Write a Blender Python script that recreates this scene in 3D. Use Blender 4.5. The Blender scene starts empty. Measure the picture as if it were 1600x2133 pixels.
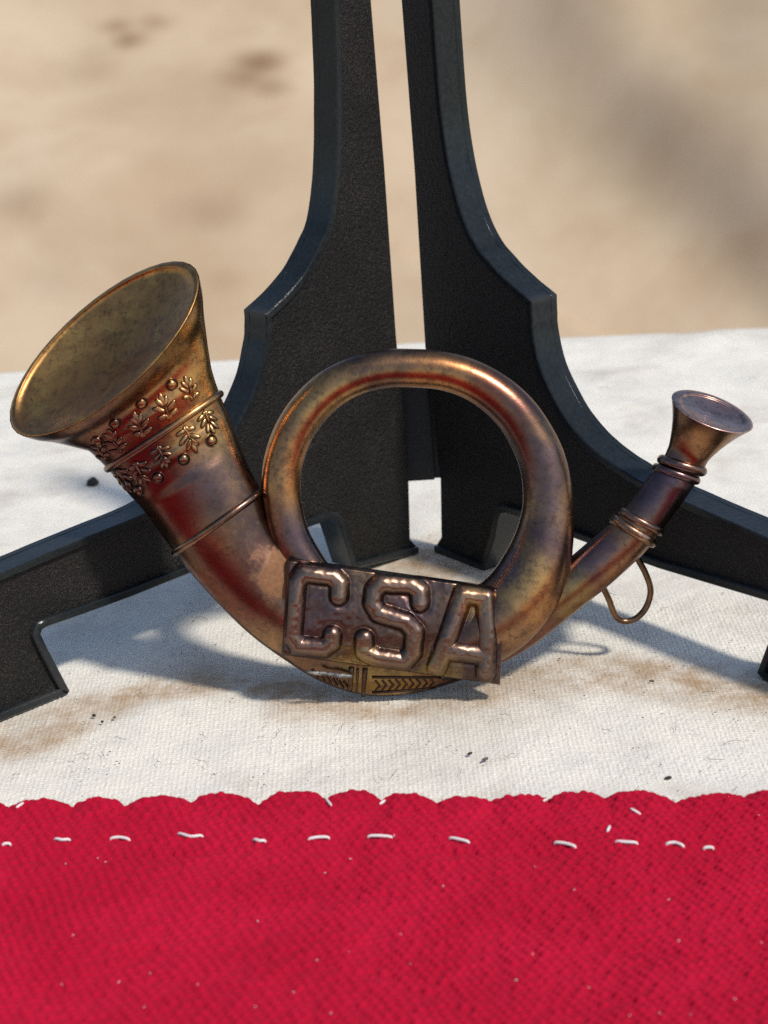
import bpy, bmesh, math, random
import numpy as np
from mathutils import Vector, Matrix, noise
from mathutils.bvhtree import BVHTree

random.seed(7)
rng = np.random.default_rng(7)
sc = bpy.context.scene
COL = sc.collection
CM = 0.01                                  # everything below is written in centimetres

# ------------------------------------------------------------------ camera
TH, RO, H = math.radians(20.0), math.radians(3.5), 8.6
LENS, IW, IH = 67.5, 1600.0, 2133.0
K = 36.0 / LENS / IH
r0, u0 = Vector((1, 0, 0)), Vector((0, math.sin(TH), math.cos(TH)))
FWD = Vector((0, math.cos(TH), -math.sin(TH)))
RGT = r0 * math.cos(RO) - u0 * math.sin(RO)
UPV = r0 * math.sin(RO) + u0 * math.cos(RO)
CAM = Vector((0, 0, H))
cd = bpy.data.cameras.new('camera')
cam = bpy.data.objects.new('camera', cd)
COL.objects.link(cam)
M = Matrix((RGT, UPV, -FWD)).transposed().to_4x4()
M.translation = CAM * CM
cam.matrix_world = M
cd.sensor_fit = 'VERTICAL'
cd.sensor_height = 36.0
cd.sensor_width = 27.0
cd.lens = LENS
cd.clip_start, cd.clip_end = 0.005, 200.0
cd.dof.use_dof = True
cd.dof.focus_distance = 0.199
cd.dof.aperture_fstop = 58.0
sc.camera = cam

# ------------------------------------------------------------------ sky, sun, exposure
SUN_EL, SUN_AZ = math.radians(50), math.atan2(0.74, -0.673)     # azimuth from +Y towards +X
w = bpy.data.worlds.new('World')
sc.world = w
w.use_nodes = True
nt = w.node_tree
sky = nt.nodes.new('ShaderNodeTexSky')
sky.sky_type = 'NISHITA'
sky.sun_disc = False
sky.sun_elevation = SUN_EL
sky.sun_rotation = SUN_AZ
bg = nt.nodes['Background']
nt.links.new(sky.outputs[0], bg.inputs[0])
bg.inputs[1].default_value = 0.15
sl = bpy.data.lights.new('sun', 'SUN')
sl.energy = 3.3
sl.angle = math.radians(5.5)
sl.color = (1.0, 0.945, 0.87)
sun = bpy.data.objects.new('sun', sl)
COL.objects.link(sun)
sdir = Vector((math.sin(SUN_AZ) * math.cos(SUN_EL), math.cos(SUN_AZ) * math.cos(SUN_EL), math.sin(SUN_EL)))
sun.rotation_euler = sdir.to_track_quat('Z', 'Y').to_euler()
sun.location = sdir * 2
sc.view_settings.view_transform = 'Standard'
sc.view_settings.look = 'None'
sc.view_settings.exposure = 0.0
sc.view_settings.gamma = 1.0
sc.cycles.use_denoising = False
sc.cycles.max_bounces = 8

# ------------------------------------------------------------------ placing helpers
def ray(px, py):
    return (FWD + RGT * ((px - IW / 2) * K) - UPV * ((py - IH / 2) * K))
def hit(px, py, p0, n):                    # point of a plane seen at a photograph position
    d = ray(px, py)
    return CAM + d * ((p0 - CAM).dot(n) / d.dot(n))
def G(px, py, z=0.0):
    return hit(px, py, Vector((0, 0, z)), Vector((0, 0, 1)))

def link(name, me, mat=None, parent=None):
    o = bpy.data.objects.new(name, me)
    COL.objects.link(o)
    if mat is not None:
        me.materials.append(mat)
    if parent is not None:
        o.parent = parent
    return o
def mesh(name, V, F, mat=None, parent=None, smooth=True, angle=None):
    me = bpy.data.meshes.new(name)
    me.from_pydata([(v[0] * CM, v[1] * CM, v[2] * CM) for v in V], [], F)
    me.validate()
    me.polygons.foreach_set('use_smooth', [smooth] * len(me.polygons))
    if angle is not None:
        me.set_sharp_from_angle(angle=math.radians(angle))
    me.update()
    return link(name, me, mat, parent)
def tag(o, label=None, cat=None, group=None, kind=None):
    for k, v in (('label', label), ('category', cat), ('group', group), ('kind', kind)):
        if v:
            o[k] = v
    return o
def empty(name, mat4=None):
    o = bpy.data.objects.new(name, None)
    COL.objects.link(o)
    o.empty_display_size = 0.01
    if mat4 is not None:
        o.matrix_world = mat4
    return o

def catmull(P, n):
    P = np.asarray(P, float)
    m = len(P)
    out = []
    for i in range(m - 1):
        p0, p1, p2, p3 = P[max(i - 1, 0)], P[i], P[i + 1], P[min(i + 2, m - 1)]
        for k in range(n):
            t = k / n
            out.append(0.5 * (2 * p1 + (p2 - p0) * t + (2 * p0 - 5 * p1 + 4 * p2 - p3) * t * t + (3 * p1 - p0 - 3 * p2 + p3) * t ** 3))
    out.append(P[-1])
    return np.array(out)

def vnoise(x, y, seed):
    """smooth value noise in -0.5..0.5 over arrays"""
    tab = np.random.default_rng(int(seed)).random((64, 64)) - 0.5
    xi, yi = np.floor(x).astype(int), np.floor(y).astype(int)
    fx, fy = x - xi, y - yi
    fx, fy = fx * fx * (3 - 2 * fx), fy * fy * (3 - 2 * fy)
    g = lambda a, b: tab[a % 64, b % 64]
    return (g(xi, yi) * (1 - fx) + g(xi + 1, yi) * fx) * (1 - fy) + (g(xi, yi + 1) * (1 - fx) + g(xi + 1, yi + 1) * fx) * fy

def grid_faces(nr, nc, wrap=False, flip=False):
    F = []
    for i in range(nr - 1):
        for j in range(nc if wrap else nc - 1):
            a, b = i * nc + j, i * nc + (j + 1) % nc
            f = (a, b, b + nc, a + nc)
            F.append(f[::-1] if flip else f)
    return F

def tube3(points, radii, sides=8, caps=True):
    """vertices and faces of a tube along 3-D points"""
    P = [Vector(p) for p in points]
    V, F = [], []
    n = len(P)
    if not hasattr(radii, '__len__'):
        radii = [radii] * n
    ref = Vector((0.3, 0.2, 0.93))
    for i in range(n):
        t = (P[min(i + 1, n - 1)] - P[max(i - 1, 0)]).normalized()
        a = t.cross(ref)
        if a.length < 1e-3:
            a = t.cross(Vector((1, 0, 0)))
        a.normalize()
        ref = a.cross(t)
        b = ref
        for k in range(sides):
            f = 2 * math.pi * k / sides
            V.append(P[i] + (a * math.cos(f) + b * math.sin(f)) * radii[i])
    F = grid_faces(n, sides, True)
    if caps:
        F.append(tuple(range(sides))[::-1])
        F.append(tuple((n - 1) * sides + k for k in range(sides)))
    return V, F
def join(parts):
    V, F = [], []
    for v, f in parts:
        o = len(V)
        V += list(v)
        F += [tuple(i + o for i in q) for q in f]
    return V, F
def capsule(a, b, r, sides=8, taper=0.55):
    a, b = Vector(a), Vector(b)
    ts = [0.0, 0.06, 0.2, 0.5, 0.8, 0.94, 1.0]
    rs = [0.15, taper, 0.9, 1.0, 0.9, taper, 0.15]
    return tube3([a.lerp(b, t) for t in ts], [r * k for k in rs], sides)
def ellipsoid(c, ax, ay, az, n=8, m=12):
    c, ax, ay, az = Vector(c), Vector(ax), Vector(ay), Vector(az)
    V, F = [], []
    for i in range(n + 1):
        th = math.pi * i / n
        for j in range(m):
            ph = 2 * math.pi * j / m
            V.append(c + ax * (math.sin(th) * math.cos(ph)) + ay * (math.sin(th) * math.sin(ph)) + az * math.cos(th))
    return V, grid_faces(n + 1, m, True)

# ------------------------------------------------------------------ materials
class NT:
    def __init__(s, name):
        s.m = bpy.data.materials.new(name)
        s.m.use_nodes = True
        s.t = s.m.node_tree
        s.b = s.t.nodes['Principled BSDF']
        tc = s.t.nodes.new('ShaderNodeTexCoord')
        mp = s.t.nodes.new('ShaderNodeMapping')
        mp.inputs['Scale'].default_value = (100, 100, 100)
        s.t.links.new(tc.outputs['Object'], mp.inputs[0])
        s.co = mp.outputs[0]
    def n(s, typ, **kw):
        x = s.t.nodes.new(typ)
        for k, v in kw.items():
            setattr(x, k, v)
        return x
    def put(s, sock, v):
        if isinstance(v, bpy.types.NodeSocket):
            s.t.links.new(v, sock)
        elif isinstance(v, tuple) and len(v) == 3 and sock.type == 'RGBA':
            sock.default_value = (*v, 1)
        else:
            sock.default_value = v
    def set(s, **kw):
        for k, v in kw.items():
            s.put(s.b.inputs[k.replace('_', ' ')], v)
    def map(s, scale=(1, 1, 1), loc=(0, 0, 0), rot=(0, 0, 0), src=None):
        x = s.n('ShaderNodeMapping')
        x.inputs['Scale'].default_value = scale
        x.inputs['Location'].default_value = loc
        x.inputs['Rotation'].default_value = rot
        s.put(x.inputs[0], src or s.co)
        return x.outputs[0]
    def noise(s, scale, detail=3, rough=0.5, dist=0.0, co=None):
        x = s.n('ShaderNodeTexNoise')
        s.put(x.inputs['Vector'], co or s.co)
        x.inputs['Scale'].default_value = scale
        x.inputs['Detail'].default_value = detail
        x.inputs['Roughness'].default_value = rough
        x.inputs['Distortion'].default_value = dist
        return x.outputs['Fac']
    def ramp(s, fac, lo, hi, smooth=True):
        x = s.n('ShaderNodeMapRange', interpolation_type='SMOOTHSTEP' if smooth else 'LINEAR')
        s.put(x.inputs[0], fac)
        x.inputs[1].default_value, x.inputs[2].default_value = lo, hi
        return x.outputs[0]
    def mix(s, fac, a, b):
        x = s.n('ShaderNodeMix', data_type='RGBA')
        s.put(x.inputs[0], fac)
        s.put(x.inputs[6], a)
        s.put(x.inputs[7], b)
        return x.outputs[2]
    def math(s, op, a, b=0.0, c=None):
        x = s.n('ShaderNodeMath', operation=op)
        s.put(x.inputs[0], a)
        s.put(x.inputs[1], b)
        if c is not None:
            s.put(x.inputs[2], c)
        return x.outputs[0]
    def sep(s, co=None):
        x = s.n('ShaderNodeSeparateXYZ')
        s.put(x.inputs[0], co or s.co)
        return x.outputs
    def attr(s, name):
        x = s.n('ShaderNodeAttribute', attribute_name=name)
        return x.outputs['Fac']
    def bump(s, h, strength=1.0, dist_cm=0.02, normal=None):
        x = s.n('ShaderNodeBump')
        x.inputs['Strength'].default_value = strength
        x.inputs['Distance'].default_value = dist_cm * CM
        s.put(x.inputs['Height'], h)
        if normal is not None:
            s.put(x.inputs['Normal'], normal)
        return x.outputs[0]

def patina(name, dark, bronze, red, bright, amount=(0.38, 0.74), redamt=(0.44, 0.74), rough=(0.21, 0.35), seed=0.0, rust=(), wear=0.35, relief=False, tints=()):
    t = NT(name)
    co = t.map(loc=(seed, seed * 0.7, seed * 1.3))
    n1 = t.noise(0.9, 7, 0.62, 0.6, co)
    n2 = t.noise(0.75, 6, 0.6, 0.4, t.map(loc=(9.3 + seed, 4.1, 2.2)))
    n3 = t.noise(2.6, 8, 0.7, 0.2, t.map(loc=(3.3, 14.1 + seed, 7.2)))
    n4 = t.noise(22, 5, 0.7, 0.0, co)
    n5 = t.noise(60, 3, 0.6, 0.0, co)
    m1 = t.ramp(t.math('MULTIPLY_ADD', n4, 0.3, t.math('SUBTRACT', n1, 0.15)), *amount)
    m2 = t.ramp(t.math('MULTIPLY_ADD', n4, 0.3, t.math('SUBTRACT', n2, 0.15)), *redamt)
    m3 = t.ramp(t.math('MULTIPLY_ADD', n4, 0.3, t.math('SUBTRACT', n3, 0.15)), 0.55, 0.7)
    c = t.mix(m1, dark, bronze)
    c = t.mix(t.math('MULTIPLY', m2, 0.8), c, red)
    c = t.mix(t.math('MULTIPLY', m3, 0.65), c, bright)
    spots = t.ramp(t.math('MULTIPLY_ADD', n5, 0.35, n4), 0.74, 0.95)
    c = t.mix(t.math('MULTIPLY', spots, 0.45), c, (0.05, 0.03, 0.025))
    r = t.math('MULTIPLY_ADD', n4, rough[1] - rough[0], t.math('MULTIPLY_ADD', n1, 0.2, rough[0] - 0.1))
    h = t.math('MULTIPLY_ADD', n5, 0.5, n4)
    geo = t.n('ShaderNodeNewGeometry')
    worn = t.ramp(t.math('MULTIPLY_ADD', n4, 0.06, geo.outputs['Pointiness']), 0.56, 0.64)
    c = t.mix(t.math('MULTIPLY', worn, wear), c, (0.60, 0.43, 0.31))
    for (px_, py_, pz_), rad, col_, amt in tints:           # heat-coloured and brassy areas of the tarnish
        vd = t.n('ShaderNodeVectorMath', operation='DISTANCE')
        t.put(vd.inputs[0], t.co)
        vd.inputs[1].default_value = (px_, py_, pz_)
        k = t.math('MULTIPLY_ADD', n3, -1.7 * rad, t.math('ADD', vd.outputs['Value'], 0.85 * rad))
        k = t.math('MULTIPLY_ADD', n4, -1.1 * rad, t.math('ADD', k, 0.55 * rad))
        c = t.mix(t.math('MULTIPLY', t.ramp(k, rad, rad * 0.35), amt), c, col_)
    grime = t.ramp(t.math('MULTIPLY_ADD', n4, 0.55, t.math('MULTIPLY', t.noise(7.0, 7, 0.72, 0.3, t.map(loc=(2.2, 8.8 + seed, 5.1))), 0.6)), 0.52, 0.72)
    c = t.mix(t.math('MULTIPLY', grime, 0.62), c, (0.060, 0.038, 0.030))
    dirt = t.ramp(t.math('MULTIPLY_ADD', n4, 0.05, geo.outputs['Pointiness']), 0.505, 0.46)  # dirt in the recesses, doubling as painted occlusion shade
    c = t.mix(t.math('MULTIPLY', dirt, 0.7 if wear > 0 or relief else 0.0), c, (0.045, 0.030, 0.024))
    if relief:                                              # high spots rubbed brighter
        rl = t.ramp(t.math('MULTIPLY_ADD', n4, 0.5, t.attr('relief')), 0.75, 1.35)
        c = t.mix(t.math('MULTIPLY', rl, 0.4), c, (0.38, 0.25, 0.17))
    met = 1.0
    for (px_, py_, pz_), rad in rust:                     # crusts of brown dirt with a place of their own
        vd = t.n('ShaderNodeVectorMath', operation='DISTANCE')
        t.put(vd.inputs[0], t.co)
        vd.inputs[1].default_value = (px_, py_, pz_)
        k = t.math('MULTIPLY_ADD', t.noise(7, 6, 0.7), -1.5 * rad, t.math('ADD', vd.outputs['Value'], 0.75 * rad))
        k = t.ramp(k, rad, rad * 0.55)
        c = t.mix(k, c, t.mix(n4, (0.07, 0.03, 0.015), (0.36, 0.17, 0.07)))
        r = t.math('MAXIMUM', r, t.math('MULTIPLY', k, 0.85))
        met = t.math('MINIMUM', met, t.math('SUBTRACT', 1.0, t.math('MULTIPLY', k, 0.9)))
    t.set(Base_Color=c, Metallic=met, Roughness=r, Normal=t.bump(h, 0.22, 0.005))
    return t.m
BR = ((0.11, 0.066, 0.054), (0.38, 0.21, 0.095), (0.165, 0.062, 0.047), (0.31, 0.19, 0.125))
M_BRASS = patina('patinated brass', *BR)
M_CUP = patina('bell interior brass', (0.33, 0.165, 0.06), (0.66, 0.37, 0.115), (0.17, 0.08, 0.04), (0.50, 0.38, 0.10), rough=(0.34, 0.48), seed=11.0, wear=0.0)
M_MOUTH = patina('mouthpiece brass', (0.48, 0.30, 0.25), (0.72, 0.50, 0.38), (0.50, 0.27, 0.22), (0.7, 0.52, 0.42), seed=17.0, wear=0.0)
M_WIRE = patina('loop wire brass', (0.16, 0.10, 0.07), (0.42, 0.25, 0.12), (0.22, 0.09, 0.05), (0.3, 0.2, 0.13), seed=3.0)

def solder_mat():
    t = NT('grey solder')
    n1 = t.noise(9, 5, 0.7)
    c = t.mix(t.ramp(n1, 0.4, 0.65), (0.10, 0.095, 0.09), (0.42, 0.41, 0.39))
    t.set(Base_Color=c, Metallic=0.7, Roughness=0.55, Normal=t.bump(n1, 0.8, 0.02))
    return t.m
M_SOLDER = solder_mat()

def plastic(name, grain, rough, base):
    t = NT(name)
    n1 = t.noise(20, 4, 0.65)
    n2 = t.noise(1.3, 4, 0.6)
    n3 = t.noise(75, 2, 0.6)
    glint = t.ramp(t.math('MULTIPLY_ADD', n3, 0.82, t.math('MULTIPLY', n2, 0.18)), 0.50, 0.72)  # pale speckle painted in for glints on the lit grain
    c = t.mix(t.math('MULTIPLY', glint, 0.34 if grain else 0.05), base, (0.17, 0.15, 0.13))
    r = t.math('MULTIPLY_ADD', n2, 0.25, rough - 0.12)
    h = t.math('MULTIPLY_ADD', n3, 0.35, n1)
    if not grain:
        geo = t.n('ShaderNodeNewGeometry')
        worn = t.ramp(t.math('MULTIPLY_ADD', n1, 0.08, geo.outputs['Pointiness']), 0.57, 0.66)
        c = t.mix(t.math('MULTIPLY', worn, 0.4), c, (0.07, 0.07, 0.07))
    t.set(Base_Color=c, Roughness=r, Specular_IOR_Level=0.20 if not grain else 0.22, Normal=t.bump(h, 1.0 if grain else 0.18, 0.034 if grain else 0.014))
    return t.m
M_WEB = plastic('grained black plastic', True, 0.55, (0.0075, 0.007, 0.0065))
M_RIM = plastic('smooth black plastic', False, 0.19, (0.005, 0.0085, 0.010))

def white_cloth():
    t = NT('white cotton canvas')
    s = t.sep()
    wob = t.noise(0.7, 3, 0.5)
    x = t.math('MULTIPLY_ADD', wob, 0.22, s[0])
    y = t.math('MULTIPLY_ADD', wob, -0.20, s[1])
    p = 2 * math.pi / 0.050
    wx = t.math('SINE', t.math('MULTIPLY', x, p))
    wy = t.math('SINE', t.math('MULTIPLY', y, p))
    weave = t.math('MULTIPLY', wx, wy)
    fine = t.noise(30, 4, 0.7)
    mid = t.noise(2.0, 5, 0.6)
    h = t.math('MULTIPLY_ADD', weave, 0.0, t.math('MULTIPLY_ADD', fine, 1.3, t.math('MULTIPLY', mid, 0.5)))
    base = t.mix(t.ramp(mid, 0.35, 0.7), (0.82, 0.77, 0.66), (0.73, 0.695, 0.61))
    base = t.mix(t.ramp(t.math('MULTIPLY_ADD', weave, 0.0, fine), 0.26, 0.46), (0.55, 0.51, 0.44), base)
    st = t.attr('stain')
    stm = t.ramp(t.math('MULTIPLY', st, t.math('MULTIPLY_ADD', t.noise(2.2, 6, 0.72), 2.0, -0.30)), 0.10, 1.05)
    base = t.mix(stm, base, (0.44, 0.31, 0.19))
    dirt = t.ramp(t.math('MULTIPLY_ADD', fine, 0.25, t.noise(0.45, 6, 0.68, 0.6)), 0.58, 0.84)
    base = t.mix(t.math('MULTIPLY', dirt, 0.55), base, (0.44, 0.38, 0.30))
    vor = t.n('ShaderNodeTexVoronoi')
    t.put(vor.inputs['Vector'], t.co)
    vor.inputs['Scale'].default_value = 6.0
    speck = t.ramp(vor.outputs['Distance'], 0.10, 0.035)
    sepc = t.n('ShaderNodeSeparateColor')
    t.put(sepc.inputs[0], vor.outputs['Color'])
    speck = t.math('MULTIPLY', speck, t.ramp(sepc.outputs[0], 0.6, 0.8))
    base = t.mix(t.math('MULTIPLY', speck, 0.75), base, (0.14, 0.12, 0.10))
    t.set(Base_Color=base, Roughness=0.95, Specular_IOR_Level=0.15, Normal=t.bump(h, 0.8, 0.016))
    return t.m
M_WHITE = white_cloth()

def red_cloth_mat():
    t = NT('red cotton twill')
    s = t.sep()
    fine = t.noise(34, 4, 0.7)
    fib = t.noise(70, 3, 0.7)
    big = t.noise(0.9, 4, 0.6, 0.5)
    h = t.math('MULTIPLY_ADD', fib, 0.6, fine)
    c = t.mix(t.ramp(big, 0.35, 0.7), (0.385, 0.003, 0.023), (0.45, 0.005, 0.031))
    c = t.mix(t.math('MULTIPLY', t.ramp(fine, 0.46, 0.28), 0.5), c, (0.25, 0.004, 0.013))
    c = t.mix(t.math('MULTIPLY', t.ramp(t.noise(55, 3, 0.6), 0.66, 0.8), 0.35), c, (0.70, 0.13, 0.14))
    t.set(Base_Color=c, Roughness=0.9, Specular_IOR_Level=0.12, Sheen_Weight=0.05, Sheen_Tint=(0.9, 0.35, 0.35), Normal=t.bump(h, 0.8, 0.012))
    return t.m
M_RED = red_cloth_mat()

def simple(name, col, rough=0.8, nscale=20, var=0.3, spec=0.3):
    t = NT(name)
    n1 = t.noise(nscale, 4, 0.65)
    c = t.mix(n1, tuple(k * (1 - var) for k in col), tuple(min(1, k * (1 + var)) for k in col))
    t.set(Base_Color=c, Roughness=rough, Specular_IOR_Level=spec, Normal=t.bump(n1, 0.4, 0.01))
    return t.m
M_THREAD = simple('pale sewing thread', (0.72, 0.66, 0.63), 0.85, 60, 0.15)
M_CRUMB = simple('dark crumb', (0.03, 0.028, 0.026), 0.85, 30)
M_HUSK = simple('brown husk', (0.10, 0.07, 0.05), 0.7, 30)
M_LINT_D = simple('dark lint', (0.09, 0.08, 0.075), 0.9)
M_LINT_L = simple('pale lint', (0.60, 0.52, 0.48), 0.9)

def canvas_mat():
    t = NT('tan tent canvas')
    n1 = t.noise(0.055, 5, 0.6, 0.3)
    n2 = t.noise(0.10, 4, 0.6, 0.5, t.map(loc=(31, 7, 3)))
    n3 = t.noise(3.0, 3, 0.6)
    c = t.mix(t.ramp(n1, 0.3, 0.7), (0.43, 0.315, 0.20), (0.54, 0.425, 0.295))
    st = t.math('MULTIPLY', t.attr('stain'), t.math('MULTIPLY_ADD', n2, 1.2, 0.4))
    c = t.mix(t.ramp(st, 0.1, 1.0), c, (0.20, 0.115, 0.065))
    c = t.mix(t.math('MULTIPLY', t.ramp(n2, 0.54, 0.74), 0.45), c, (0.42, 0.28, 0.17))
    t.set(Base_Color=c, Roughness=0.95, Specular_IOR_Level=0.1, Normal=t.bump(n3, 0.3, 0.05))
    return t.m
M_CANVAS = canvas_mat()
M_SOIL = simple('dry soil', (0.36, 0.27, 0.18), 0.95, 0.2, 0.3, 0.1)

# ------------------------------------------------------------------ ground
def ground():
    n = 30
    xs = np.linspace(-2500, 2500, n)
    V = [(x, y, -72 + 3 * noise.noise(Vector((x * 0.004, y * 0.004, 2)))) for y in xs for x in xs]
    tag(mesh('ground', V, grid_faces(n, n), M_SOIL), kind='structure')
ground()

# ------------------------------------------------------------------ tablecloth over the table
FARL, FARR = G(0, 770), G(1600, 690)
def far_y(x):
    return FARL.y + (x - FARL.x) / (FARR.x - FARL.x) * (FARR.y - FARL.y)
STAIN = [[(20, 1545), (150, 1490), (290, 1438), (420, 1425), (560, 1425), (650, 1450), (790, 1475), (920, 1455), (1040, 1425), (1130, 1400), (1260, 1390), (1400, 1405), (1500, 1425), (1640, 1450)],
         [(880, 1170), (900, 1215), (960, 1240)]]
def poly_dist(P, pts):
    d = np.full(len(P), 1e9)
    for a, b in zip(pts[:-1], pts[1:]):
        a, b = np.array(a), np.array(b)
        ab = b - a
        t = np.clip(((P - a) @ ab) / (ab @ ab), 0, 1)
        d = np.minimum(d, np.linalg.norm(P - (a + t[:, None] * ab), axis=1))
    return d
def tablecloth():
    xs = np.concatenate([np.linspace(-60, -9, 18)[:-1], np.arange(-9, -4.4, 0.1), np.arange(-4.4, 4.4, 0.0125), np.arange(4.4, 9, 0.1), np.linspace(9, 60, 18)])
    ts = np.concatenate([np.linspace(-40, 10, 14)[:-1], np.arange(10, 15.6, 0.1), np.arange(15.6, 20.4, 0.0125), np.arange(20.4, 30.8, 0.08)])     # y before the far edge is sheared in
    X, T = xs[None, :] + 0 * ts[:, None], ts[:, None] + 0 * xs[None, :]
    Yv = T + np.clip((T - 14) / 16.8, 0, 1) * (FARL.y + (X - FARL.x) / (FARR.x - FARL.x) * (FARR.y - FARL.y) - 30.8)
    amp = 0.045 + 0.18 * np.clip((Yv - 22.5) / 5.0, 0, 1)
    Z = amp * (vnoise(X * 0.35, Yv * 0.45, 5) + 0.3 * vnoise(X * 1.3, Yv * 1.2, 1)) - 0.018
    # plain weave: over-and-under yarns of uneven thickness
    wx = X + 0.05 * vnoise(X * 0.8, Yv * 0.8, 31)
    wy = Yv + 0.05 * vnoise(X * 0.8, Yv * 0.8, 32)
    pu = 0.046
    ca, cb = np.floor(wx / pu), np.floor(wy / pu)
    over = np.where((ca + cb) % 2 == 0, np.sin(math.pi * (wx / pu - ca)) ** 0.6 * (0.45 + 0.55 * np.sin(math.pi * (wy / pu - cb))), np.sin(math.pi * (wy / pu - cb)) ** 0.6 * (0.45 + 0.55 * np.sin(math.pi * (wx / pu - ca))))
    jit = np.abs(np.sin(ca * 12.9898 + cb * 78.233) * 43758.5453) % 1.0
    slub = 0.75 + 0.5 * (np.abs(np.sin(ca * 3.71) * 917.3) % 1.0) * 0.5 + 0.5 * (np.abs(np.sin(cb * 5.13) * 733.1) % 1.0) * 0.5
    fade = np.clip((4.4 - np.abs(X)) / 0.2, 0, 1) * np.clip((T - 15.6) / 0.2, 0, 1) * np.clip((20.4 - T) / 0.8, 0, 1)
    Z += fade * (0.011 * over * (0.6 + 0.7 * jit) * slub - 0.006)
    V = np.stack([X, Yv, Z], axis=2).reshape(-1, 3).tolist()
    nc = len(xs)
    nr = len(ts)
    # round over the far edge and hang to the ground
    for dy, dz in ((0.25, -0.05), (0.42, -0.2), (0.5, -0.45), (0.6, -3), (1.6, -25), (2.2, -71.5)):
        for i, x in enumerate(xs):
            b = V[(len(ts) - 1) * nc + i]
            V.append([x, b[1] + dy + (0.8 * math.sin(x * 0.5) if dz < -2 else 0) * min(1, -dz / 20), max(b[2] + dz, -71.6)])
        nr += 1
    F = grid_faces(nr, nc)
    # side and front skirts
    def skirt(idx, off, rev):
        base = len(V)
        for (k, dz) in ((0.3, -0.3), (0.8, -4), (2.5, -71.5)):
            for q, i in enumerate(idx):
                b = V[i]
                V.append([b[0] + off[0] * (k + 0.5 * math.sin(q * 1.1) * (dz < -1)), b[1] + off[1] * (k + 0.5 * math.sin(q * 1.1) * (dz < -1)), max(b[2] + dz, -71.6)])
        n = len(idx)
        rows = [idx] + [[base + r * n + q for q in range(n)] for r in range(3)]
        for a, b in zip(rows[:-1], rows[1:]):
            for q in range(n - 1):
                f = (a[q], a[q + 1], b[q + 1], b[q])
                F.append(f[::-1] if rev else f)
    skirt([r * nc for r in range(nr - 6)], (-1, 0), False)
    skirt([r * nc + nc - 1 for r in range(nr - 6)], (1, 0), True)
    skirt(list(range(nc)), (0, -1), True)
    o = mesh('tablecloth', V, F, M_WHITE)
    P = np.array([v[:2] for v in V])
    st = np.zeros(len(P))
    for pts, wd in zip(STAIN, (0.62, 1.2)):
        g = [tuple(G(*p)[:2]) for p in pts]
        d = poly_dist(P, catmull(g, 6).tolist())
        wv = wd * (0.75 + 1.2 * vnoise(P[:, 0] * 0.9, P[:, 1] * 0.9, 8))
        st = np.maximum(st, np.exp(-(d / np.maximum(wv, 0.08)) ** 2))
    at = o.data.attributes.new('stain', 'FLOAT', 'POINT')
    at.data.foreach_set('value', st.astype(np.float32))
    tag(o, 'white stained cotton cloth spread flat under the black stand and brass horn', 'tablecloth')
tablecloth()

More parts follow.
